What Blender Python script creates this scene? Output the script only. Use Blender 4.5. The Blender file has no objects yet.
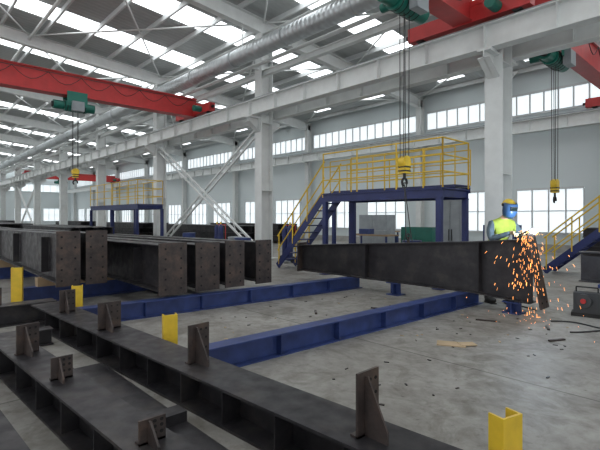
import bpy, math, random
from mathutils import Vector, Matrix
random.seed(7)
S=bpy.context.scene
COL=S.collection
Z=Vector((0,0,1))
S.view_settings.view_transform='Standard'
# ------------------------------------------------------------------ materials
def mat(name,col,rough=.5,metal=0.0,var=.12,scale=4.0,bump=0.0,emit=None,es=0):
    m=bpy.data.materials.new(name); m.use_nodes=True
    nt=m.node_tree; b=nt.nodes['Principled BSDF']
    b.inputs['Roughness'].default_value=rough; b.inputs['Metallic'].default_value=metal
    tc=nt.nodes.new('ShaderNodeTexCoord')
    n=nt.nodes.new('ShaderNodeTexNoise'); n.inputs['Scale'].default_value=scale; n.inputs['Detail'].default_value=5
    nt.links.new(tc.outputs['Object'],n.inputs['Vector'])
    r=nt.nodes.new('ShaderNodeValToRGB')
    r.color_ramp.elements[0].position=.3; r.color_ramp.elements[1].position=.7
    r.color_ramp.elements[0].color=(*[c*(1-var) for c in col],1)
    r.color_ramp.elements[1].color=(*[min(1,c*(1+var)) for c in col],1)
    nt.links.new(n.outputs['Fac'],r.inputs['Fac']); nt.links.new(r.outputs['Color'],b.inputs['Base Color'])
    if bump:
        bp=nt.nodes.new('ShaderNodeBump'); bp.inputs['Strength'].default_value=bump; bp.inputs['Distance'].default_value=.01
        nt.links.new(n.outputs['Fac'],bp.inputs['Height']); nt.links.new(bp.outputs['Normal'],b.inputs['Normal'])
    if emit:
        b.inputs['Emission Color'].default_value=(*emit,1); b.inputs['Emission Strength'].default_value=es
    return m
def steel(name,c0,c1,c2,rough0=.3,rough1=.6,scale=2.5):
    """weathered primer steel: mill-scale blotches + brownish patches"""
    m=bpy.data.materials.new(name); m.use_nodes=True; nt=m.node_tree; b=nt.nodes['Principled BSDF']
    b.inputs['Metallic'].default_value=.25
    tc=nt.nodes.new('ShaderNodeTexCoord')
    n=nt.nodes.new('ShaderNodeTexNoise'); n.inputs['Scale'].default_value=scale; n.inputs['Detail'].default_value=9; n.inputs['Roughness'].default_value=.7
    nt.links.new(tc.outputs['Object'],n.inputs['Vector'])
    r=nt.nodes.new('ShaderNodeValToRGB'); e=r.color_ramp.elements
    e[0].position=.33; e[0].color=(*c0,1); e[1].position=.66; e[1].color=(*c2,1)
    k=e.new(.52); k.color=(*c1,1)
    nt.links.new(n.outputs['Fac'],r.inputs['Fac']); nt.links.new(r.outputs['Color'],b.inputs['Base Color'])
    n2=nt.nodes.new('ShaderNodeTexNoise'); n2.inputs['Scale'].default_value=scale*3; n2.inputs['Detail'].default_value=6
    nt.links.new(tc.outputs['Object'],n2.inputs['Vector'])
    mr=nt.nodes.new('ShaderNodeMapRange'); mr.inputs[1].default_value=.3; mr.inputs[2].default_value=.7; mr.inputs[3].default_value=rough0; mr.inputs[4].default_value=rough1
    nt.links.new(n2.outputs['Fac'],mr.inputs[0]); nt.links.new(mr.outputs[0],b.inputs['Roughness'])
    return m
WHITE=mat('white_painted_steel',(.7,.72,.71),.45,var=.05)
ROOFM=mat('roof_deck_metal',(.42,.44,.44),.5,var=.06,scale=.5)
PURL=mat('purlin_galvanised',(.66,.68,.68),.45,var=.05)
DARK=steel('dark_primer_steel',(.018,.017,.02),(.034,.032,.036),(.062,.055,.052))
DARK2=steel('dark_primer_plate',(.028,.023,.023),(.06,.046,.042),(.105,.072,.056),scale=4)
HOLE=mat('bolt_hole_black',(.008,.008,.008),.8)
BLUE=mat('blue_painted_steel',(.028,.05,.17),.42,.1,var=.28,scale=5)
BLUE2=mat('navy_painted_steel',(.02,.03,.12),.45,.1,var=.2)
RED=mat('red_painted_steel',(.5,.035,.035),.4,var=.1)
YEL=mat('yellow_painted_steel',(.74,.5,.035),.45,var=.12,scale=8)
GREEN=mat('green_hoist_paint',(.01,.15,.11),.4,var=.1)
GREY=mat('grey_equipment_paint',(.3,.33,.35),.5)
DGREY=mat('dark_grey_equipment_paint',(.05,.052,.056),.5)
BLACK=mat('black_rubber',(.015,.015,.015),.6)
CABLE=mat('steel_wire_rope',(.05,.05,.05),.5,.5)
DUCT=mat('galvanised_duct',(.52,.55,.56),.35,.6,var=.08)
WALLM=mat('wall_sandwich_panel',(.66,.72,.73),.5,var=.03,scale=.3)
FRAME=mat('window_frame_white',(.6,.62,.63),.5,var=.03)
PANE=mat('frosted_daylight_pane',(.8,.85,.87),.4,var=.05,scale=1.5,emit=(.88,.96,1),es=.8)
SKYL=mat('translucent_skylight_sheet',(.8,.85,.85),.5,var=.03,emit=(.95,.98,1),es=2.8)
CARD=mat('cardboard',(.5,.38,.24),.8)
WOOD=mat('timber_block',(.35,.25,.15),.8)
CONC=mat('concrete_kerb',(.4,.39,.37),.8)
# corrugation on wall and roof through bump
def ridges(m,axis,scale,strength=.6):
    nt=m.node_tree; b=nt.nodes['Principled BSDF']
    w=nt.nodes.new('ShaderNodeTexWave'); w.bands_direction=axis; w.inputs['Scale'].default_value=scale
    tc=nt.nodes.new('ShaderNodeTexCoord'); nt.links.new(tc.outputs['Object'],w.inputs['Vector'])
    bp=nt.nodes.new('ShaderNodeBump'); bp.inputs['Strength'].default_value=strength; bp.inputs['Distance'].default_value=.03
    nt.links.new(w.outputs['Fac'],bp.inputs['Height']); nt.links.new(bp.outputs['Normal'],b.inputs['Normal'])
ridges(ROOFM,'X',1.2); ridges(WALLM,'X',.5,.25)
ridges(DUCT,'X',1.6,.5)
# floor
def floor_mat():
    m=bpy.data.materials.new('concrete_floor'); m.use_nodes=True; nt=m.node_tree; b=nt.nodes['Principled BSDF']
    tc=nt.nodes.new('ShaderNodeTexCoord')
    def noise(sc,d,dist=0):
        n=nt.nodes.new('ShaderNodeTexNoise'); n.inputs['Scale'].default_value=sc; n.inputs['Detail'].default_value=d
        n.inputs['Roughness'].default_value=.68; n.inputs['Distortion'].default_value=dist
        nt.links.new(tc.outputs['Object'],n.inputs['Vector']); return n
    n1=noise(.8,9,.6); n2=noise(7,8); n3=noise(2.2,8,1.2); n4=noise(14,4,.4)
    def ramp(n,p0,c0,p1,c1):
        r=nt.nodes.new('ShaderNodeValToRGB'); e=r.color_ramp.elements
        e[0].position=p0; e[0].color=(*c0,1); e[1].position=p1; e[1].color=(*c1,1)
        nt.links.new(n.outputs['Fac'],r.inputs['Fac']); return r
    r1=ramp(n1,.36,(.245,.232,.21),.64,(.38,.37,.345))
    r2=ramp(n2,.35,(.74,.73,.71),.58,(1,1,1))
    r3=ramp(n3,.36,(.62,.6,.56),.5,(1,1,1))
    r4=ramp(n4,.28,(.5,.48,.45),.36,(1,1,1))
    br=nt.nodes.new('ShaderNodeTexBrick'); br.offset=0; br.inputs['Scale'].default_value=1
    br.inputs['Brick Width'].default_value=4.5; br.inputs['Row Height'].default_value=4.5
    br.inputs['Mortar Size'].default_value=.012; br.inputs['Color1'].default_value=(1,1,1,1); br.inputs['Color2'].default_value=(.93,.93,.93,1)
    br.inputs['Mortar'].default_value=(.45,.44,.42,1)
    nt.links.new(tc.outputs['Object'],br.inputs['Vector'])
    cur=r1.outputs['Color']
    for o in (r2.outputs['Color'],r3.outputs['Color'],r4.outputs['Color'],br.outputs['Color']):
        mx=nt.nodes.new('ShaderNodeMixRGB'); mx.blend_type='MULTIPLY'; mx.inputs[0].default_value=1
        nt.links.new(cur,mx.inputs[1]); nt.links.new(o,mx.inputs[2]); cur=mx.outputs[0]
    nt.links.new(cur,b.inputs['Base Color'])
    rr=nt.nodes.new('ShaderNodeMapRange'); rr.inputs[3].default_value=.38; rr.inputs[4].default_value=.65
    nt.links.new(n3.outputs['Fac'],rr.inputs[0]); nt.links.new(rr.outputs[0],b.inputs['Roughness'])
    return m
FLOORM=floor_mat()
# ------------------------------------------------------------------ mesh builder
class MB:
    def __init__(s,name): s.name=name; s.v=[]; s.f=[]; s.m=[]; s.fm=[]; s.sm=[]
    def add(s,vs,fs,mt,smooth=False):
        o=len(s.v); s.v+= [tuple(v) for v in vs]
        if mt not in s.m: s.m.append(mt)
        k=s.m.index(mt)
        for i,f in enumerate(fs):
            s.f.append([a+o for a in f]); s.fm.append(k)
            s.sm.append(smooth and len(f)==4)
    def box(s,c,d,mt,rz=0):
        cx,cy,cz=c; a,b,h=d[0]/2,d[1]/2,d[2]/2; co,si=math.cos(rz),math.sin(rz)
        vs=[]
        for z in(-h,h):
            for x,y in((-a,-b),(a,-b),(a,b),(-a,b)):
                vs.append((cx+x*co-y*si,cy+x*si+y*co,cz+z))
        s.add(vs,[(3,2,1,0),(4,5,6,7),(0,1,5,4),(1,2,6,5),(2,3,7,6),(3,0,4,7)],mt)
    def bx(s,x0,x1,y0,y1,z0,z1,mt): s.box(((x0+x1)/2,(y0+y1)/2,(z0+z1)/2),(abs(x1-x0),abs(y1-y0),abs(z1-z0)),mt)
    def ext(s,p0,p1,pr0,mt,pr1=None,up=Z):
        p0=Vector(p0);p1=Vector(p1);d=(p1-p0).normalized()
        if abs(d.dot(up))>.98: up=Vector((0,1,0))
        sd=d.cross(up).normalized(); u=sd.cross(d).normalized()
        pr1=pr1 or pr0; n=len(pr0)
        vs=[p0+sd*a+u*b for a,b in pr0]+[p1+sd*a+u*b for a,b in pr1]
        fs=[(i,(i+1)%n,n+(i+1)%n,n+i) for i in range(n)]
        fs.append(tuple(range(n-1,-1,-1))); fs.append(tuple(range(n,2*n)))
        s.add(vs,fs,mt)
    def bar(s,p0,p1,w,h,mt,up=Z):
        s.ext(p0,p1,[(-w/2,-h/2),(w/2,-h/2),(w/2,h/2),(-w/2,h/2)],mt,up=up)
    def ibeam(s,p0,p1,h,b,mt,tf=.018,tw=.012,up=Z,h1=None):
        # p0,p1 centre of section
        def pr(h):
            a=b/2;t=tw/2;H=h/2
            return [(-a,-H),(a,-H),(a,-H+tf),(t,-H+tf),(t,H-tf),(a,H-tf),(a,H),(-a,H),(-a,H-tf),(-t,H-tf),(-t,-H+tf),(-a,-H+tf)]
        s.ext(p0,p1,pr(h),mt,pr(h1 or h),up=up)
    def cyl(s,p0,p1,r,mt,n=10,r1=None):
        p0=Vector(p0);p1=Vector(p1);d=(p1-p0).normalized()
        up=Z if abs(d.z)<.95 else Vector((1,0,0))
        a=d.cross(up).normalized();b=a.cross(d);r1=r if r1 is None else r1
        vs=[p0+(a*math.cos(2*math.pi*i/n)+b*math.sin(2*math.pi*i/n))*r for i in range(n)]
        vs+=[p1+(a*math.cos(2*math.pi*i/n)+b*math.sin(2*math.pi*i/n))*r1 for i in range(n)]
        fs=[(i,(i+1)%n,n+(i+1)%n,n+i) for i in range(n)]
        s.add(vs,fs,mt,True); s.add(vs,[tuple(range(n-1,-1,-1)),tuple(range(n,2*n))],mt)
    def path(s,pts,r,mt,n=8):
        for a,b in zip(pts[:-1],pts[1:]): s.cyl(a,b,r,mt,n)
    def torus(s,c,ax,R,r,mt,a0=0,a1=360,n=20,m=8):
        ax=Vector(ax).normalized(); up=Z if abs(ax.z)<.9 else Vector((1,0,0))
        e=ax.cross(up).normalized(); g=e.cross(ax); c=Vector(c); vs=[]
        for i in range(n+1):
            t=math.radians(a0+(a1-a0)*i/n); d=e*math.cos(t)+g*math.sin(t)
            for j in range(m):
                q=2*math.pi*j/m; vs.append(c+d*(R+r*math.cos(q))+ax*r*math.sin(q))
        fs=[(i*m+j,i*m+(j+1)%m,(i+1)*m+(j+1)%m,(i+1)*m+j) for i in range(n) for j in range(m)]
        s.add(vs,fs,mt,True)
    def sph(s,c,r,mt,n=14,k=9):
        c=Vector(c); rx,ry,rz=(r,r,r) if not isinstance(r,(tuple,list)) else r
        vs=[]
        for i in range(k+1):
            t=math.pi*i/k
            for j in range(n):
                q=2*math.pi*j/n; vs.append(c+Vector((rx*math.sin(t)*math.cos(q),ry*math.sin(t)*math.sin(q),rz*math.cos(t))))
        fs=[(i*n+j,(i+1)*n+j,(i+1)*n+(j+1)%n,i*n+(j+1)%n) for i in range(k) for j in range(n)]
        s.add(vs,fs,mt,True)
    def obj(s,bevel=0,name=None):
        me=bpy.data.meshes.new(name or s.name); me.from_pydata(s.v,[],s.f)
        for m in s.m: me.materials.append(m)
        me.polygons.foreach_set('material_index',s.fm); me.polygons.foreach_set('use_smooth',s.sm)
        me.update(); o=bpy.data.objects.new(name or s.name,me); COL.objects.link(o)
        if bevel:
            b=o.modifiers.new('bevel','BEVEL'); b.width=bevel; b.segments=1; b.limit_method='ANGLE'
        return o
def V(*a): return Vector(a)
# ------------------------------------------------------------------ shell
WY=22.0; W=10.6; XE=-80.0; XR=24.0; YB=-26.0
f=MB('floor'); f.bx(XE-.3,XR,YB,WY+.3,-.2,0,FLOORM); f.obj()
w=MB('wall_back'); w.bx(XE-.3,XR,WY,WY+.25,0,8.45,WALLM); w.bx(XE,XR,WY-.03,WY,0,.35,CONC); w.obj()
w=MB('wall_end')
zr=lambda y: 8.45+(22-y)*.085 if y>-2 else 10.49-(-2-y)*.085
vs=[(XE-.25,22,0),(XE-.25,22,8.45),(XE-.25,-2,zr(-2)),(XE-.25,YB,8.45),(XE-.25,YB,0)]
vs2=[(XE,a[1],a[2]) for a in vs]
w.add(vs+vs2,[(0,1,2,3,4),(9,8,7,6,5)]+[(i,(i+1)%5,5+(i+1)%5,5+i) for i in range(5)],WALLM); w.obj()
wn=0
def window(x0,x1,z0,z1,step,rows=1,y=WY,axis='x'):
    global wn
    wn+=1; b=MB('window_%d'%wn)
    def q(u0,u1,d0,d1,za,zb,m):
        if axis=='x': b.bx(u0,u1,y-d1,y-d0,za,zb,m)
        else: b.bx(XE+d0,XE+d1,u0,u1,za,zb,m)
    q(x0,x1,.0,.03,z0,z1,PANE)
    q(x0,x1,.03,.09,z0-.04,z0+.06,FRAME); q(x0,x1,.03,.09,z1-.06,z1+.04,FRAME)
    n=max(1,round((x1-x0)/step))
    for i in range(n+1):
        u=x0+(x1-x0)*i/n; q(u-.03,u+.03,.03,.09,z0+.06,z1-.06,FRAME)
    for r in range(1,rows):
        zz=z0+(z1-z0)*r/rows; q(x0,x1,.035,.085,zz-.025,zz+.025,FRAME)
    b.obj()
cols=[-4.45-9*k for k in range(-2,9)]
for cx in cols:
    if cx-9<XE: continue
    window(cx-8.7,cx-.3,6.4,7.4,.6,1)
    window(cx-7.9,cx-5.1,.85,2.9,.7,2); window(cx-3.9,cx-1.1,.85,2.9,.7,2)
for y in (4,9,14,18): window(y,y+3.2,.9,3.0,.8,2,axis='y')
window(0,21,5.6,6.8,1.0,1,axis='y')
# pilaster columns on back wall + girts
p=MB('wall_column_row')
for cx in cols:
    if cx<XE: continue
    p.ibeam((cx,WY-.3,0),(cx,WY-.3,8.1),.4,.3,WHITE,up=V(0,1,0))
p.obj()
# roof
r=MB('ceiling')
sk=MB('skylight_strips')
edges=[]
for cx in cols:
    for o in (-2.4,-6.6): edges.append((cx+o-.7,cx+o+.7))
edges.sort()
def slab(b,x0,x1,ya,yb,th,off,mt):
    za,zb=zr(ya)+off,zr(yb)+off
    b.add([(x0,ya,za),(x1,ya,za),(x1,yb,zb),(x0,yb,zb),(x0,ya,za+th),(x1,ya,za+th),(x1,yb,zb+th),(x0,yb,zb+th)],
      [(3,2,1,0),(4,5,6,7),(0,1,5,4),(1,2,6,5),(2,3,7,6),(3,0,4,7)],mt)
xs=XE
for a,bb in edges:
    if a<XE or bb>XR: continue
    for ya,yb in ((YB,-2),(-2,WY)):
        slab(r,xs,a,ya,yb,.08,0,ROOFM)
    for ya,yb in ((YB+1.5,-2.6),(-1.4,WY-1.2)):
        slab(sk,a,bb,ya,yb,.05,.02,SKYL)
    for ya,yb in ((YB,YB+1.5),(-2.6,-2),(-2,-1.4),(WY-1.2,WY)):
        slab(r,a,bb,ya,yb,.08,0,ROOFM)
    xs=bb
for ya,yb in ((YB,-2),(-2,WY)): slab(r,xs,XR,ya,yb,.08,0,ROOFM)
r.obj(); sk.obj()
pu=MB('roof_purlins')
y=WY-.5
while y>YB:
    pu.bx(XE,XR,y-.04,y+.04,zr(y)-.2,zr(y)-.005,PURL); y-=1.5
pu.obj()
for i,cx in enumerate(cols):
    if cx<XE: continue
    b=MB('roof_rafter')
    for ya,yb in ((WY-.05,-2),(YB,-2)):
        b.ibeam((cx,ya,zr(ya)-.5),(cx,yb,zr(yb)-.5),.55,.28,WHITE)
    b.obj()
# roof bracing rods
b=MB('roof_bracing')
for i,cx in enumerate(cols[:-1]):
    if cx-9<XE: continue
    for ya,yb in ((W,16),(16,WY-.5),(W,4.5),(4.5,-1.5)):
        b.cyl((cx,ya,zr(ya)-.3),(cx-9,yb,zr(yb)-.3),.035,WHITE,6); b.cyl((cx-9,ya,zr(ya)-.3),(cx,yb,zr(yb)-.3),.035,WHITE,6)
    for yy in (4.5,16):
        b.cyl((cx,yy,zr(yy)-.45),(cx-9,yy,zr(yy)-.45),.07,WHITE,8)
b.obj()
# main columns
for cx in cols:
    if cx<XE: continue
    b=MB('steel_column'); top=zr(W)-.78
    b.ibeam((cx,W,.02),(cx,W,top),.55,.42,WHITE,tf=.025,tw=.02,up=V(0,1,0))
    b.bx(cx-.35,cx+.35,W-.42,W+.42,0,.03,WHITE)
    for z in (5.2,5.75,2.6,7.6): b.bx(cx-.2,cx+.2,W-.25,W+.25,z,z+.02,WHITE)
    for sgn in (-1,1):
        y0=W+sgn*.275; y1=W+sgn*.8
        b.bx(cx-.15,cx+.15,y0,y1,5.36,5.4,WHITE)
        b.add([(cx-.012,y0,5.36),(cx-.012,y1,5.36),(cx-.012,y1,5.2),(cx-.012,y0,4.85),(cx+.012,y0,5.36),(cx+.012,y1,5.36),(cx+.012,y1,5.2),(cx+.012,y0,4.85)],
              [(0,1,2,3),(7,6,5,4),(0,4,5,1),(1,5,6,2),(2,6,7,3),(3,7,4,0)],WHITE)
        b.add([(cx-.14,y0,4.85),(cx+.14,y0,4.85),(cx+.14,y1,5.2),(cx-.14,y1,5.2),(cx-.14,y0,4.87),(cx+.14,y0,4.87),(cx+.14,y1,5.22),(cx-.14,y1,5.22)],
              [(3,2,1,0),(4,5,6,7),(0,1,5,4),(1,2,6,5),(2,3,7,6),(3,0,4,7)],WHITE)
    b.obj()
def runway(name,y):
    b=MB(name)
    b.ibeam((XE+.5,y,5.72),(XR,y,5.72),.56,.3,WHITE)
    x=XR
    while x>-60:
        b.bx(x-.006,x+.006,y-.14,y+.14,5.46,5.98,WHITE); x-=1.5
    b.bx(XE+.5,XR,y-.04,y+.04,6.0,6.08,GREY)
    for cx in cols:
        if cx>XE: b.bx(cx-.14,cx+.14,y-.15,y+.15,5.4,5.44,WHITE)
    b.obj()
runway('crane_runway_girder',W-.55); runway('crane_runway_girder',W+.55); runway('crane_runway_girder',WY-.75)
b=MB('longitudinal_tie_beam')
b.ibeam((XE+.2,W,8.45),(XR,W,8.45),.4,.25,WHITE); b.ibeam((XE+.2,W-.1,7.1),(XR,W-.1,7.1),.22,.2,WHITE); b.obj()
# cross bracing
def laced(b,p0,p1):
    p0=Vector(p0);p1=Vector(p1)
    d=(p1-p0).normalized(); n=Vector((-d.z,0,d.x))*.13
    b.bar(p0+n,p1+n,.08,.07,WHITE,up=V(0,1,0)); b.bar(p0-n,p1-n,.08,.07,WHITE,up=V(0,1,0))
    L=(p1-p0).length; k=int(L/.5)
    for i in range(k):
        a=p0+d*(L*i/k); c=p0+d*(L*(i+1)/k); s=1 if i%2 else -1
        b.bar(a+n*s,c-n*s,.03,.02,WHITE,up=V(0,1,0))
for xa,xb in ((-13.45,-22.45),(-49.45,-58.45)):
    b=MB('column_cross_bracing')
    laced(b,(xa-.25,W+.1,5.2),(xb+.25,W+.1,.3)); laced(b,(xb+.25,W-.12,5.2),(xa-.25,W-.12,.3)); b.obj()
# duct
b=MB('ventilation_duct')
b.cyl((-70,W-1.0,7.6),(XR,W-1.0,7.6),.3,DUCT,24)
x=-68
while x<XR:
    b.cyl((x-.03,W-1.0,7.6),(x+.03,W-1.0,7.6),.33,DUCT,24); x+=3
for cx in cols:
    if cx>-70: b.bar((cx,W-1.0,7.9),(cx,W-1.0,zr(W-1)-.75),.03,.03,WHITE)
b.obj()
b=MB('service_pipe'); b.cyl((-70,W-.45,7.35),(XR,W-.45,7.35),.07,WHITE,10)
for cx in cols: 
    if cx>-70: b.bx(cx-.05,cx+.05,W-.5,W-.28,7.22,7.28,WHITE)
b.obj()
# ------------------------------------------------------------------ cranes
def crane(x,y0,y1,yh,zh,big=True,zb=6.1,zt=6.85,hook=True):
    b=MB('overhead_travelling_crane')
    b.bx(x-.17,x+.17,y0,y1,zb,zt,RED)
    b.bx(x-.24,x+.24,y0,y1,zb-.03,zb,RED); b.bx(x-.24,x+.24,y0,y1,zt,zt+.03,RED)
    for ye in (y0,y1):
        b.bx(x-1.5,x+1.5,ye-.14,ye+.14,6.14,6.5,RED)
        b.bx(x-.5,x+.5,ye-.16,ye+.16,6.5,6.62,RED)
        for s in(-1.2,1.2): b.cyl((x+s,ye-.09,6.2),(x+s,ye+.09,6.2),.12,BLACK,16)
        b.cyl((x+.8,ye-.5,6.3),(x+.8,ye-.15,6.3),.13,GREEN,14)
        for s in (-1.5,1.5): b.cyl((x+s,ye,6.32),(x+s*1.08,ye,6.32),.06,BLACK,10)
    yy=y0+.8
    # festoon cable
    b.cyl((x+.3,y0,zt-.1),(x+.3,y1,zt-.1),.012,CABLE,6)
    while yy<y1-1.4 and big:
        pts=[V(x+.3,yy+1.1*i/6,zt-.1-.35*math.sin(math.pi*i/6)) for i in range(7)]
        b.path(pts,.012,BLACK,5); yy+=1.1
    # trolley hoist hung from lower flange
    z=zb-.3
    for s in(-.22,.22):
        for t in (-.25,.25): b.cyl((x+s*1.1,yh+t,zb+.03),(x+s*.8,yh+t,zb+.03),.07,BLACK,12)
        b.bx(x+s*1.2-.01,x+s*1.2+.01,yh-.35,yh+.35,z-.1,zb+.12,GREEN)
    b.cyl((x,yh-.38,z-.08),(x,yh+.38,z-.08),.2,GREEN,20)
    b.cyl((x,yh-.75,z-.08),(x,yh-.4,z-.08),.16,GREEN,16); b.cyl((x,yh-.8,z-.08),(x,yh-.75,z-.08),.1,BLACK,16)
    b.cyl((x,yh+.38,z-.08),(x,yh+.66,z-.08),.17,GREEN,16)
    for t in (-.3,-.15,0,.15,.3): b.torus((x,yh+t,z-.08),(0,1,0),.2,.012,BLACK,n=16,m=5)
    b.bx(x+.24,x+.42,yh-.2,yh+.2,z-.3,z+.05,GREY)
    b.cyl((x-.3,yh+.1,z+.1),(x-.62,yh+.1,z+.1),.1,GREEN,12)
    for s in(-.09,.09):
        for t in(-.05,.05): b.cyl((x+t,yh+s,z-.25),(x+t*.8,yh+s,zh+.2),.009,CABLE,5)
    # hook block
    b.cyl((x-.07,yh,zh+.14),(x+.07,yh,zh+.14),.13,YEL,18); b.bx(x-.08,x+.08,yh-.09,yh+.09,zh-.08,zh+.22,YEL)
    for q in (-.05,.03): b.bx(x-.085,x+.085,yh-.095,yh+.095,zh+q,zh+q+.03,BLACK)
    b.cyl((x,yh,zh-.18),(x,yh,zh-.06),.03,CABLE,8)
    b.torus((x,yh,zh-.26),(1,0,0),.08,.025,BLACK,a0=-60,a1=200,n=16)
    return b
crane(-17.8,-11,W-.55,5.07,3.15).obj()
crane(-5.0,-11,W-.55,7.5,2.55,zb=6.2,zt=6.8).obj()
crane(-3.8,W+.55,WY-.75,12.45,2.3,zb=6.0,zt=6.7).obj()
crane(-58,W+.55,WY-.75,15,4,False).obj()
# ------------------------------------------------------------------ platforms and stairs
def rail(b,p0,p1,mt=YEL,h=1.1,step=1.1,r=.02):
    p0=Vector(p0);p1=Vector(p1);L=(p1-p0).length;n=max(1,round(L/step))
    for i in range(n+1):
        q=p0.lerp(p1,i/n); b.cyl(q,q+Z*h,r,mt,8)
    for k in (h,h*.66,h*.33): b.cyl(p0+Z*k,p1+Z*k,r*.9,mt,8)
def stair(b,pb,pt,wd,mt,n=10):
    pb=Vector(pb);pt=Vector(pt); h=(pt-pb); hd=Vector((h.x,h.y,0)).normalized(); sd=Vector((-hd.y,hd.x,0))*wd/2
    for s in(-1,1):
        b.bar(pb+sd*s,pt+sd*s,.02,.2,mt)
        a=pb+sd*s;c=pt+sd*s
        b.cyl(a+Z*.95,c+Z*.95,.022,YEL,8); b.cyl(a+Z*.5,c+Z*.5,.018,YEL,8)
        for i in range(4):
            q=a.lerp(c,(i+.1)/3.2); b.cyl(q,q+Z*.95,.02,YEL,8)
    for i in range(1,n):
        q=pb.lerp(pt,i/n); b.box((q.x,q.y,q.z),(.24 if abs(hd.x)>.5 else wd,wd if abs(hd.x)>.5 else .24,.03),mt)
def platform(name,x0,x1,y0,y1,z,side,right=True):
    b=MB(name)
    b.bx(x0,x1,y0,y1,z-.03,z,BLUE2)
    for y in(y0,y1): b.ibeam((x0,y,z-.13),(x1,y,z-.13),.22,.12,BLUE2)
    n=max(1,round((x1-x0)/3.6))
    for i in range(n+1):
        x=x0+.08+(x1-x0-.16)*i/n
        b.bar((x,y0,z-.13),(x,y1,z-.13),.08,.16,BLUE2)
        for y in(y0,y1):
            b.bx(x-.06,x+.06,y-.06,y+.06,0,z-.22,BLUE2); b.bx(x-.12,x+.12,y-.12,y+.12,0,.02,BLUE2)
    rail(b,(x0,y1,z),(x1,y1,z)); rail(b,(x1,y0,z),(x1,y1,z))
    rail(b,(x0,y0,z),(x1,y0,z)); 
    if side: stair(b,(x0-2.05,y0+.4,.05),(x0,y0+.4,z-.05),.7,BLUE2)
    return b
platform('blue_access_platform',-8.6,-4.95,8.9,10.1,2.26,True).obj()
platform('blue_access_platform',-26,-19.6,8.2,9.4,2.2,False).obj()
b=platform('blue_access_platform',-2.4,3.5,13.6,15.0,1.85,True); b.obj()
# higher catwalk with yellow rails toward the back wall
b=MB('yellow_railed_catwalk')
cl,cr=-11.8,-6.6
b.bx(cl,cr,12.6,13.6,2.55,2.6,BLUE2)
for y in (12.6,13.6):
    b.ibeam((cl,y,2.45),(cr,y,2.45),.18,.1,BLUE2); rail(b,(cl,y,2.6),(cr,y,2.6),h=1.15)
    for x in (cl+.2,cr-.2): b.bx(x-.06,x+.06,y-.06,y+.06,0,2.36,BLUE2)
b.obj()
# ------------------------------------------------------------------ I beams with end plates
def plate(b,x,y,z0,z1,wd,mt,rows=5,th=.03):
    b.bx(x,x+th,y-wd/2,y+wd/2,z0,z1,mt)
    for i in range(rows):
        zz=z0+.1+(z1-z0-.2)*i/(rows-1)
        for s in(-1,1): b.cyl((x+th-.002,y+s*wd*.28,zz),(x+th+.004,y+s*wd*.28,zz),.018,HOLE,10)
def girder(xe,y,z0,z1,L,wd,pw,rows=5):
    b=MB('steel_girder')
    b.ibeam((xe,y,(z0+z1)/2),(xe-L,y,(z0+z1)/2-.0),z1-z0-.08,wd,DARK,h1=(z1-z0)*.75)
    plate(b,xe,y,z0,z1,pw,DARK2,rows)
    x=xe-1.2
    while x>xe-L+.3:
        for s in(-1,1):
            b.bx(x-.006,x+.006,y+s*wd/4-wd/4+.01,y+s*wd/4+wd/4-.01,z0+.14,z1-.14,DARK)
        x-=2.6
    return b
girder(-8.2,2.22,.42,1.36,8.5,.3,.38).obj()
girder(-8.2,2.68,.42,1.36,8.5,.3,.36).obj()
girder(-6.85,3.46,.30,1.17,8,.36,.5).obj()
girder(-6.85,4.12,.30,1.15,8,.36,.48).obj()
girder(-6.85,4.70,.30,1.16,8,.34,.42).obj()
girder(-6.85,5.38,.30,1.15,8,.34,.38).obj()
# supports under them
b=MB('support_bearer'); b.ibeam((-9.4,1.6,.15),(-9.4,6.4,.15),.3,.2,BLUE); b.ibeam((-13.6,1.6,.15),(-13.6,6.4,.15),.3,.2,BLUE)
b.bx(-9.5,-9.3,2.0,2.9,.3,.46,WOOD); b.bx(-13.7,-13.5,2.0,2.9,.3,.48,WOOD); b.bx(-9.5,-9.3,3.2,5.6,.3,.34,WOOD); b.bx(-13.7,-13.5,3.2,5.6,.3,.38,WOOD); b.obj()
# blue bearers
def bluebeam(x0,y0,x1,y1):
    b=MB('blue_bearer_beam'); h=.26
    b.ibeam((x0,y0,h/2),(x1,y1,h/2),h,.2,BLUE,tf=.016)
    n=6
    for i in range(1,n):
        t=i/n; x=x0+(x1-x0)*t; y=y0+(y1-y0)*t; b.bx(x-.09,x+.09,y-.006,y+.006,.016,h-.016,BLUE)
    return b
bluebeam(-6.95,2.0,-6.4,7.8).obj()
bluebeam(-3.98,2.35,-3.75,8.05).obj()
# more stacks behind
def stack(x,y,L,n,layers,wd=.25,h=.35):
    b=MB('steel_beam_stack')
    for xx in (x-L*.2,x-L*.8): b.bx(xx-.06,xx+.06,y-.1,y+n*(wd+.08),0,.12,WOOD)
    for l in range(layers):
        for i in range(n-l%2):
            yy=y+wd/2+i*(wd+.07)+(l%2)*.12; zz=.12+h/2+l*(h+.001)
            b.ibeam((x-random.random()*.5,yy,zz),(x-L,yy,zz),h,wd,DARK)
    return b
stack(-11.8,6.9,6,4,2).obj(); stack(-19,5.2,9,6,3).obj(); stack(-20,2.0,9,5,3).obj(); stack(-32,4,10,9,3).obj()
stack(-17,12,8,5,3).obj(); stack(-30,12.5,9,8,3).obj(); stack(-44,13,9,8,3).obj(); stack(-46,5,10,10,3).obj(); stack(-60,8,10,10,3).obj()
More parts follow.
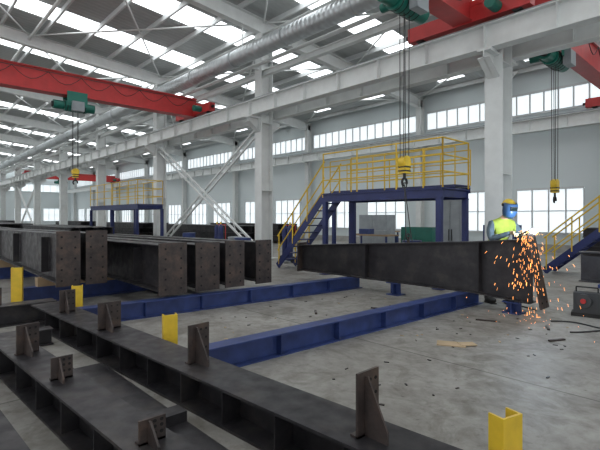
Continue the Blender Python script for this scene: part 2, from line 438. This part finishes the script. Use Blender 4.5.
# foreground frame
b=MB('steel_frame_beam')
A0=V(.6,2.26,.15);A1=V(-7.5,1.72,.15)
b.ibeam(A0,A1,.3,.4,DARK,tf=.02)
for i in range(1,14):
    q=A0.lerp(A1,i/14); b.box((q.x,q.y,.15),(.012,.36,.26),DARK,math.atan2(A1.y-A0.y,A1.x-A0.x))
b.obj()
b=MB('steel_frame_beam')
B0=V(.6,1.28,.15);B1=V(-5.9,.9,.15)
b.ibeam(B0,B1,.3,.3,DARK,tf=.02)
for i in range(1,11):
    q=B0.lerp(B1,i/11); b.box((q.x,q.y,.15),(.012,.26,.26),DARK,math.atan2(B1.y-B0.y,B1.x-B0.x))
b.obj()
b=MB('steel_frame_beam'); b.ibeam((-.8,.62,.1),(-5.6,.42,.1),.2,.18,DARK); b.obj()
b=MB('steel_frame_beam'); b.ibeam((-7.75,-.6,.15),(-7.75,1.9,.15),.3,.3,DARK); b.obj()
b=MB('steel_frame_beam'); b.ibeam((-6.25,-.5,.1),(-6.25,1.5,.1),.2,.2,DARK); b.obj()
b=MB('steel_tie_plate'); b.bx(-4.9,-1.2,1.38,1.66,0,.04,DARK); b.bx(-3.2,-3.05,1.38,1.66,.04,.12,DARK);b.obj()
# bracket clips
def clip(x,y,z,h,wd,rz=0,mt=DARK2,name='bolted_bracket_clip'):
    b=MB(name); co,si=math.cos(rz),math.sin(rz)
    def T(p): return (x+p[0]*co-p[1]*si,y+p[0]*si+p[1]*co,z+p[2])
    def bb(x0,x1,y0,y1,z0,z1,m):
        vs=[T(p) for p in ((x0,y0,z0),(x1,y0,z0),(x1,y1,z0),(x0,y1,z0),(x0,y0,z1),(x1,y0,z1),(x1,y1,z1),(x0,y1,z1))]
        b.add(vs,[(3,2,1,0),(4,5,6,7),(0,1,5,4),(1,2,6,5),(2,3,7,6),(3,0,4,7)],m)
    bb(-.008,.008,-wd/2,wd/2,0,h,mt)
    # triangular gusset
    g=.014; y0=-wd*.18; y1=y0+g; L=wd*.85
    pr=[(.008,0),(L,0),(L,h*.18),(.03,h*.93),(.008,h*.93)]
    vs=[T((a,y0,c)) for a,c in pr]+[T((a,y1,c)) for a,c in pr]; n=5
    b.add(vs,[tuple(range(n)),tuple(range(2*n-1,n-1,-1))]+[(i,n+i,n+(i+1)%n,(i+1)%n) for i in range(n)],mt)
    for zz in (.35,.62,.85):
        for yy in (wd*.08,wd*.34):
            b.cyl(T((.0082,yy,h*zz)),T((.011,yy,h*zz)),.011,HOLE,8)
    bb(-.05,.008,-wd/2,wd/2,0,.012,mt)
    return b
clip(-1.66,2.1,.3,.38,.2).obj()
clip(-3.52,2.03,.3,.34,.22,.1).obj()
clip(-5.27,1.87,.3,.31,.26).obj()
clip(-6.6,1.78,.3,.3,.2).obj()
clip(-4.85,.96,.3,.28,.2,.2).obj()
clip(-3.9,1.01,.3,.18,.16).obj()
clip(-2.45,1.11,.3,.14,.16).obj()
clip(-7.75,1.1,.3,.26,.2).obj()
def ypost(x,y,h,rz=0,z=0):
    b=MB('yellow_channel_post'); wd=.17
    co,si=math.cos(rz),math.sin(rz)
    pr=[(-.08,-.05),(.08,-.05),(.08,.05),(.066,.05),(.066,-.036),(-.066,-.036),(-.066,.05),(-.08,.05)]
    vs=[(x+a*co-c*si,y+a*si+c*co,z) for a,c in pr]+[(x+a*co-c*si,y+a*si+c*co,z+h) for a,c in pr]; n=8
    b.add(vs,[tuple(range(n-1,-1,-1)),tuple(range(n,2*n))]+[(i,(i+1)%n,n+(i+1)%n,n+i) for i in range(n)],YEL)
    b.box((x,y,z+.006),(.22,.16,.012),YEL,rz)
    return b.obj()
ypost(-1.04,2.57,.48,1.3); ypost(-4.78,2.38,.47,1.3); ypost(-7.62,2.2,.5,1.2); ypost(-8.6,1.55,.76,1.2)
# ------------------------------------------------------------------ the girder being welded
b=MB('tapered_rafter_girder')
yb=7.63; XL,XM,XRr=-8.1,-3.6,-2.55
def seg(x0,zb0,zt0,x1,zb1,zt1):
    def quadbox(z00,z01,z10,z11,wd):
        vs=[(x0,yb-wd/2,z00),(x1,yb-wd/2,z10),(x1,yb+wd/2,z10),(x0,yb+wd/2,z00),(x0,yb-wd/2,z01),(x1,yb-wd/2,z11),(x1,yb+wd/2,z11),(x0,yb+wd/2,z01)]
        b.add(vs,[(3,2,1,0),(4,5,6,7),(0,1,5,4),(1,2,6,5),(2,3,7,6),(3,0,4,7)],DARK)
    quadbox(zb0,zb0+.02,zb1,zb1+.02,.28); quadbox(zt0-.02,zt0,zt1-.02,zt1,.28); quadbox(zb0+.02,zt0-.02,zb1+.02,zt1-.02,.014)
seg(XL,.27,.90,XM,.262,1.17); seg(XM,.262,1.17,XRr-.1,.2,1.25)
for x in(-6.0,-3.5):
    t=(x-XL)/(XM-XL); zt=.9+.27*t-.02
    b.bx(x-.006,x+.006,yb-.13,yb+.13,.29,min(zt,1.17),DARK)
# inclined end plate
vs=[]
for x,z in ((XRr-.16,1.34),(XRr+.06,.14)):
    for y in (yb-.17,yb+.17):
        vs+=[(x,y,z),(x+.03,y,z+.005)]
b.add(vs,[(0,2,3,1),(4,5,7,6),(0,1,5,4),(2,6,7,3),(0,4,6,2),(1,3,7,5)],DARK2)
for i in range(6):
    t=.08+i*.168; x=XRr-.16+.22*t+.03; z=1.34-1.2*t
    for s in(-.1,.1): b.cyl((x-.002,yb+s,z),(x+.006,yb+s,z),.016,HOLE,8)
b.bx(XL-.03,XL,yb-.16,yb+.16,.24,.96,DARK2)
# lifting lug
b.bx(-5.03,-4.97,yb-.01,yb+.01,1.06,1.2,DARK2)
b.obj()
b=MB('lifting_sling')
for s in(-1,1):
    b.path([V(-5,7.5,2.25),V(-5.0+s*.05,yb-.16*s,1.3),V(-5,yb-.15*s,1.1)],.009,CABLE,6)
b.torus((-5,7.5,2.23),(0,1,0),.05,.012,CABLE); b.torus((-5,yb,1.2),(1,0,0),.06,.015,CABLE)
b.obj()
# second girder beyond weld
b=MB('steel_girder'); b.ibeam((-2.3,8.9,.74),(3.5,8.9,.74),.52,.28,DARK); 
for x in (-1.6,-.4,1.2): b.bx(x-.006,x+.006,8.77,9.03,.5,.98,DARK)
b.obj()
b=MB('girder_trestle')
for x in(-1.9,2.6):
    for y in(8.7,9.1): b.bar((x-.1,y,0),(x,y,.42),.06,.06,BLUE); b.bar((x+.2,y,0),(x+.1,y,.42),.06,.06,BLUE)
    b.bx(x-.08,x+.18,8.6,9.2,.42,.478,BLUE)
b.obj()
# blue stands
for x,y in ((-2.95,7.63),(-5.3,7.63)):
    b=MB('blue_support_stand')
    h=.2 if x>-4 else .26
    b.bx(x-.14,x+.14,y-.14,y+.14,0,.02,BLUE); b.bx(x-.14,x+.14,y-.14,y+.14,h-.02,h,BLUE); b.bx(x-.01,x+.01,y-.12,y+.12,.02,h-.02,BLUE); b.bx(x-.12,x+.12,y-.01,y+.01,.02,h-.02,BLUE); b.obj()
# ------------------------------------------------------------------ welding machine, hoses, clutter
b=MB('welding_machine')
mx,my=-1.35,8.15
b.box((mx,my,.36),(.55,.32,.42),DGREY,.3); b.box((mx,my,.59),(.5,.28,.04),GREY,.3)
b.box((mx+.05,my-.17,.4),(.3,.01,.2),GREY,.3)
for s in (-.2,.2):
    for t in(-.16,.16): b.cyl((mx+s,my+t-.03,.08),(mx+s,my+t+.03,.08),.08,BLACK,14)
b.bx(mx-.25,mx+.25,my-.14,my+.14,.1,.16,GREY)
b.path([V(mx-.22,my,.6),V(mx-.22,my,.75),V(mx+.22,my+.06,.75),V(mx+.22,my+.06,.6)],.015,GREY)
for s in (-.1,.1): b.cyl((mx+s,my-.175,.25),(mx+s,my-.21,.25),.02,RED,8)
b.obj()
b=MB('welding_hose_coil')
for k in range(5): b.torus((mx+.85+random.uniform(-.03,.03),my-.25,.31+random.uniform(-.02,.02)),(.7,.6,0.1),.25+.012*k,.014,BLACK,n=26,m=6)
for q in range(3):
    pts=[]
    for i in range(30):
        t=i/29; pts.append(V(-.7-(1.6-.4*q)*t,7.85-(.55+.3*q)*t+.15*math.sin(t*9+q*2),.015))
    b.path(pts,.011,BLACK,6)
b.obj()
b=MB('wire_feeder'); b.box((-2.05,8.25,.22),(.36,.22,.32),DGREY,.2); b.cyl((-2.05,8.13,.26),(-2.05,8.06,.26),.11,DGREY,16); b.cyl((-2.05,8.06,.26),(-2.05,8.04,.26),.04,RED,12); b.box((-2.05,8.25,.03),(.42,.26,.06),BLACK,.2)
b.path([V(-2.2,8.25,.38),V(-2.2,8.25,.46),V(-1.9,8.28,.46),V(-1.9,8.28,.38)],.012,BLACK); b.obj()
b=MB('flattened_cardboard'); b.box((-2.75,5.15,.008),(.34,.2,.012),CARD,.5); b.box((-2.6,5.27,.016),(.2,.14,.01),CARD,.9); b.obj()
b=MB('floor_scrap')
for i in range(70):
    x=random.uniform(-6.2,-1.5);y=random.uniform(3.0,7.3)
    b.box((x,y,.004),(random.uniform(.02,.06),random.uniform(.008,.025),.008),random.choice([DARK,CARD,DARK2,DARK2]),random.uniform(0,3))
for x,y,l,a in ((-3.0,6.7,.3,.4),(-2.2,6.9,.22,2),(-1.9,6.3,.25,1.1),(-4.7,6.2,.2,.3),(-5.2,5.2,.25,2.4)):
    b.box((x,y,.012),(l,.035,.022),DARK2,a)
b.obj()
def cabinet(x,y,wd,dp,h,m,name='tool_cabinet',z=0):
    b=MB(name); b.bx(x-wd/2,x+wd/2,y-dp/2,y+dp/2,z+.06,z+h,m)
    for s in(-1,1):
        b.bx(x+s*wd/4-wd/4+.02,x+s*wd/4+wd/4-.02,y-dp/2-.015,y-dp/2,z+.1,z+h-.05,m); b.bx(x+s*.04-.008,x+s*.04+.008,y-dp/2-.04,y-dp/2-.015,z+h*.45,z+h*.6,BLACK)
    b.bx(x-wd/2+.03,x+wd/2-.03,y-dp/2+.03,y+dp/2-.03,z,z+.06,BLACK); return b.obj()
cabinet(-6.1,11.6,.6,.4,2.1,GREY,'electrical_cabinet')
cabinet(-9.6,15.5,1.4,.6,1.2,GREEN); cabinet(-12.5,16.5,1.6,.6,1.7,GREY); cabinet(-7,17,1.2,.6,1.3,BLUE)
def bench(x,y):
    b=MB('workbench'); b.bx(x-1,x+1,y-.4,y+.4,.82,.88,WOOD)
    for s in(-.9,.9):
        for t in(-.33,.33): b.bx(x+s-.03,x+s+.03,y+t-.03,y+t+.03,0,.82,BLUE)
    b.bx(x-.9,x+.9,y-.3,y+.3,.25,.28,GREY); b.bx(x-.6,x-.1,y-.2,y+.2,.88,1.1,BLUE); b.bx(x+.2,x+.7,y-.2,y+.2,.88,1.05,GREY); b.obj()
bench(-11.4,14.8); bench(-2.5,18.5); bench(-14.2,19)
stack(2,19.5,7,4,3).obj(); stack(-20,17,8,6,3).obj()
def drum(x,y,m):
    b=MB('steel_drum'); b.cyl((x,y,0),(x,y,.88),.29,m,20)
    for z in(.02,.3,.58,.86): b.torus((x,y,z),(0,0,1),.29,.012,m,n=20,m=5)
    b.obj()
drum(-12.6,9.0,BLUE); drum(-13.3,9.2,GREY); drum(-18.2,10,BLUE); drum(-7.6,11.8,BLUE)
def cart(x,y):
    b=MB('gas_bottle_trolley')
    for s in(-.13,.13): b.cyl((x+s,y,.08),(x+s,y,1.2),.105,BLUE2,14); b.cyl((x+s,y,1.2),(x+s,y,1.32),.105,BLUE2,14,.03); b.cyl((x+s,y,1.3),(x+s,y,1.42),.03,YEL,8)
    b.bx(x-.28,x+.28,y-.12,y+.12,.04,.08,GREY)
    for s in(-.3,.3): b.cyl((x+s-.02,y,.12),(x+s+.02,y,.12),.12,BLACK,14)
    b.path([V(x-.25,y+.14,.06),V(x-.25,y+.14,1.3),V(x+.25,y+.14,1.3),V(x+.25,y+.14,.06)],.015,RED); b.obj()
cart(-11.6,10.2); cart(-14.6,9.3)
# ------------------------------------------------------------------ welder
JK=mat('hi_vis_jacket',(.38,.46,.06),.8,var=.15,scale=12); SL=mat('grey_sleeve_cloth',(.1,.14,.17),.85,var=.2,scale=10)
TR=mat('navy_trousers',(.02,.028,.06),.85,var=.2,scale=10); SK=mat('skin',(.5,.28,.18),.55,var=.06)
GL=mat('leather_glove',(.38,.28,.16),.8,var=.15,scale=20); HB=mat('blue_welding_helmet',(.04,.1,.22),.35,var=.08); HAT=mat('yellow_hard_hat',(.7,.5,.03),.35)
VIS=mat('visor_glass',(.01,.02,.02),.1); HAIR=mat('hair_black',(.012,.01,.01),.8); BOOT=mat('boot_leather',(.02,.018,.015),.6); STR=mat('reflective_stripe',(.6,.62,.6),.3)
root=bpy.data.objects.new('welder',None); COL.objects.link(root)
FX=V(.80,-.60,0); SX=V(.60,.80,0); P0=V(-3.44,8.24,0)
def L(a,s,z): return P0+FX*a+SX*s+Z*z
def skin(name,joints,edges,rootk,cb=None,sub=2,mt=None):
    keys=list(joints); me=bpy.data.meshes.new(name)
    me.from_pydata([joints[k][0] for k in keys],[(keys.index(a),keys.index(b)) for a,b in edges],[])
    o=bpy.data.objects.new(name,me); COL.objects.link(o)
    o.modifiers.new('s','SKIN'); sd=o.modifiers.new('ss','SUBSURF'); sd.levels=sub; sd.render_levels=sub
    for i,k in enumerate(keys):
        d=me.skin_vertices[0].data[i]; rr=joints[k][1]; d.radius=(rr,rr) if not isinstance(rr,tuple) else rr
        d.use_root=(k==rootk)
    dg=bpy.context.evaluated_depsgraph_get(); nm=bpy.data.meshes.new_from_object(o.evaluated_get(dg))
    o.modifiers.clear(); o.data=nm; nm.name=name
    for p in nm.polygons: p.use_smooth=True
    nm.materials.clear()
    for m in (mt or []): nm.materials.append(m)
    if cb:
        for p in nm.polygons: p.material_index=cb(p.center)
    o.parent=root; return o
J={'pel':(L(-.14,0,1.0),.16),'wst':(L(-.09,0,1.14),.16),'che':(L(.02,0,1.32),.18),'upc':(L(.1,0,1.47),.13),'nek':(L(.17,0,1.58),.06),'hd':(L(.21,0,1.66),.058)}
E=[('pel','wst'),('wst','che'),('che','upc'),('upc','nek'),('nek','hd')]
for s,n in((1,'l'),(-1,'r')):
    J['sh'+n]=(L(.1,.2*s,1.47),.082); J['ua'+n]=(L(.15,.27*s,1.34),.07); J['el'+n]=(L(.25,.3*s,1.2),.06)
    J['fa'+n]=(L(.38,.21*s,1.26),.05); J['wr'+n]=(L(.52,.1*s,1.33),.036)
    J['hp'+n]=(L(-.13,.1*s,.9),.11); J['th'+n]=(L(-.06,.12*s,.7),.09); J['kn'+n]=(L(.02+.04*s,.13*s,.5),.066); J['cf'+n]=(L(-.04+.08*s,.14*s,.33),.062); J['an'+n]=(L(-.06+.1*s,.14*s,.1),.046)
    E+=[('upc','sh'+n),('sh'+n,'ua'+n),('ua'+n,'el'+n),('el'+n,'fa'+n),('fa'+n,'wr'+n),('pel','hp'+n),('hp'+n,'th'+n),('th'+n,'kn'+n),('kn'+n,'cf'+n),('cf'+n,'an'+n)]
def cb(c):
    d=c-P0; a=d.dot(FX); s=d.dot(SX); z=d.z
    if z<.93: return 2
    if z>1.56 and abs(s)<.08: return 3
    if abs(s)>.205 or a>.24: return 1
    if 1.13<z+a*.4<1.18 or 1.3<z+a*.4<1.34: return 4
    return 0
skin('body',J,E,'pel',cb,4,[JK,SL,TR,SK,STR])
bt=MB('boots')
for s in(1,-1):
    c=L(-.01+.1*s,.14*s,.05)
    bt.sph(c+FX*.05+Z*.01,(.11,.08,.06),BOOT); bt.sph(c-FX*.04+Z*.05,(.065,.065,.08),BOOT)
    q=c+FX*.04; bt.box((q.x,q.y,.012),(.27,.1,.024),BOOT,math.atan2(FX.y,FX.x))
bt.obj().parent=root
HC=L(.29,0,1.76); ang=math.atan2(FX.y,FX.x)
def place(o,c,tilt=.25): o.location=c; o.rotation_euler=(0,tilt,ang); o.parent=root
h=MB('head')
h.sph((0,0,0),(.1,.078,.12),SK,20,14); h.sph((.02,0,-.06),(.07,.06,.07),SK,16,10)
h.cyl((-.05,0,-.19),(-.02,0,-.05),.055,SK,14)
h.add([(.09,-.015,-.03),(.09,.015,-.03),(.125,0,-.035),(.097,0,.02)],[(0,2,1),(0,3,2),(1,2,3),(0,1,3)],SK)
for s in(-1,1):
    h.sph((.088,.032*s,.008),.013,FRAME,10,8); h.sph((.099,.032*s,.008),.006,HAIR,8,6); h.bar((.098,.018*s,.032),(.09,.05*s,.034),.008,.006,HAIR)
    h.sph((0,.08*s,-.01),(.022,.012,.032),SK,10,8)
h.bar((.09,-.022,-.068),(.09,.022,-.068),.012,.008,RED)
h.sph((-.015,0,.03),(.1,.084,.105),HAIR,18,12)
place(h.obj(),HC)
hm=MB('welding_helmet'); n=20
rows=[(.105,.118,.1),(.085,.135,.118),(.03,.15,.12),(-.05,.155,.115),(-.11,.14,.1),(-.165,.1,.07)]
vs=[]
for z,x,wd in rows:
    for j in range(n+1):
        t=-math.pi/2+math.pi*j/n
        cx=math.copysign(abs(math.cos(t))**.7,math.cos(t)); sy=math.copysign(abs(math.sin(t))**.8,math.sin(t))
        vs.append((x*cx,wd*sy,z))
hm.add(vs,[(i*(n+1)+j,i*(n+1)+j+1,(i+1)*(n+1)+j+1,(i+1)*(n+1)+j) for i in range(len(rows)-1) for j in range(n)],HB,True)
hm.box((.148,0,.02),(.03,.12,.075),BLACK); hm.box((.164,0,.02),(.004,.1,.05),VIS)
for s in(-1,1): hm.cyl((0,.1*s,.06),(0,.13*s,.06),.025,BLACK,12)
o=hm.obj(); sm=o.modifiers.new('sol','SOLIDIFY'); sm.thickness=.004; place(o,HC+FX*.01,.3)
ht=MB('hard_hat'); vs=[];n=24;k=8
for i in range(k+1):
    t=math.pi/2*i/k
    for j in range(n):
        q=2*math.pi*j/n; vs.append((.125*math.sin(t)*math.cos(q)-.01,.105*math.sin(t)*math.sin(q),.1*math.cos(t)+.065))
ht.add(vs,[(i*n+j,(i+1)*n+j,(i+1)*n+(j+1)%n,i*n+(j+1)%n) for i in range(k) for j in range(n)],HAT,True)
vs=[]
for r_ in (1,1.14):
    for j in range(n):
        q=2*math.pi*j/n; e=r_+(.16 if r_>1 and math.cos(q)>.3 else 0); vs.append((.125*e*math.cos(q)-.01,.105*r_*math.sin(q),.065-.01*(r_>1)))
ht.add(vs,[(j,n+j,n+(j+1)%n,(j+1)%n) for j in range(n)],HAT,True)
o=ht.obj(); sm=o.modifiers.new('sol','SOLIDIFY'); sm.thickness=.004; place(o,HC,.28)
def hand(s):
    wr=L(.52,.1*s,1.33); fwd=(FX*.9-SX*.25*s+Z*-.1).normalized(); side=SX*s; dn=fwd.cross(side).normalized()
    if dn.z>0: dn=-dn
    skin('hand_palm',{'w':(wr-fwd*.02,.034),'p':(wr+fwd*.05,(.022,.042)),'k':(wr+fwd*.085,(.02,.042))},[('w','p'),('p','k')],'w',None,2,[GL])
    for i,(o,l) in enumerate(((.034,.068),(.012,.078),(-.011,.073),(-.033,.058))):
        b0=wr+fwd*.08+side*o; k1=b0+fwd*l*.5+dn*.006; k2=k1+fwd*l*.2+dn*l*.42; k3=k2-fwd*l*.2+dn*l*.3
        skin('finger_%d'%i,{'a':(b0,.0105),'b':(k1,.010),'c':(k2,.0095),'d':(k3,.008)},[('a','b'),('b','c'),('c','d')],'a',None,1,[GL])
    t0=wr+fwd*.03-side*.03; skin('thumb',{'a':(t0,.014),'b':(t0-side*.025+fwd*.03+dn*.015,.012),'c':(t0-side*.01+fwd*.055+dn*.04,.010)},[('a','b'),('b','c')],'a',None,1,[GL])
hand(1); hand(-1)
WP=V(-2.72,7.80,1.36)
t=MB('welding_torch'); g0=L(.6,0,1.29)
t.path([L(.5,.0,1.25),g0,g0.lerp(WP,.6)+Z*.03,WP+V(-.03,.02,.02)],.014,BLACK,8)
cpts=[L(.5-.16*math.sin(i/12*math.pi),.1*(i/12),1.25-1.2*(i/12)) for i in range(13)]
t.path(cpts+[L(.7,.25,.02)],.011,BLACK,6)
t.obj().parent=root
# arc + sparks
ARC=mat('arc_glow',(1,1,1),.5,var=0,emit=(.75,.88,1),es=40); SPK=mat('spark_glow',(1,.5,.1),.5,var=0,emit=(1,.36,.1),es=4)
a=MB('welding_arc'); a.sph(WP+V(.03,-.04,0),.045,ARC); a.obj()
sp=MB('welding_sparks')
for i in range(260):
    w_=.3 if i<150 else .75
    d=V(random.gauss(.2,w_),random.gauss(-.4,w_*.8),random.uniform(-.5,.8)); tt=random.random()**.8*.52
    p=WP+d*tt*1.1-Z*4.9*tt*tt; vel=(d*1.1-Z*9.8*tt).normalized()
    if p.z<.03: p.z=.03; vel=V(random.uniform(-1,1),random.uniform(-1,1),.1).normalized()
    if p.z<1.3 and abs(p.y-7.63)<.18 and p.x<-2.42: p.y=7.63-.2
    l=random.uniform(.015,.06); sp.cyl(p-vel*l/2,p+vel*l/2,random.uniform(.0012,.0028),SPK,4)
for i in range(26):
    p=V(-2.6+random.gauss(0,.5),7.1+random.gauss(0,.3),.012); sp.sph(p,.004,SPK,5,3)
sp.obj()
li=bpy.data.lights.new('arc_light','POINT'); li.energy=45; li.color=(.7,.85,1); li.shadow_soft_size=.03
lo=bpy.data.objects.new('arc_light',li); lo.location=WP+V(.04,-.05,.1); COL.objects.link(lo)
# ------------------------------------------------------------------ world + camera
wd=bpy.data.worlds.new('sky'); S.world=wd; wd.use_nodes=True
bg=wd.node_tree.nodes['Background']; bg.inputs[0].default_value=(.95,.97,1,1); bg.inputs[1].default_value=1.55
cam=bpy.data.cameras.new('camera'); cam.sensor_width=36; cam.lens=26.4; cam.shift_y=-8/600; cam.clip_end=300
co=bpy.data.objects.new('camera',cam); COL.objects.link(co); co.location=(0,0,1.6); co.rotation_euler=(math.radians(90),0,math.radians(47.05))
S.camera=co
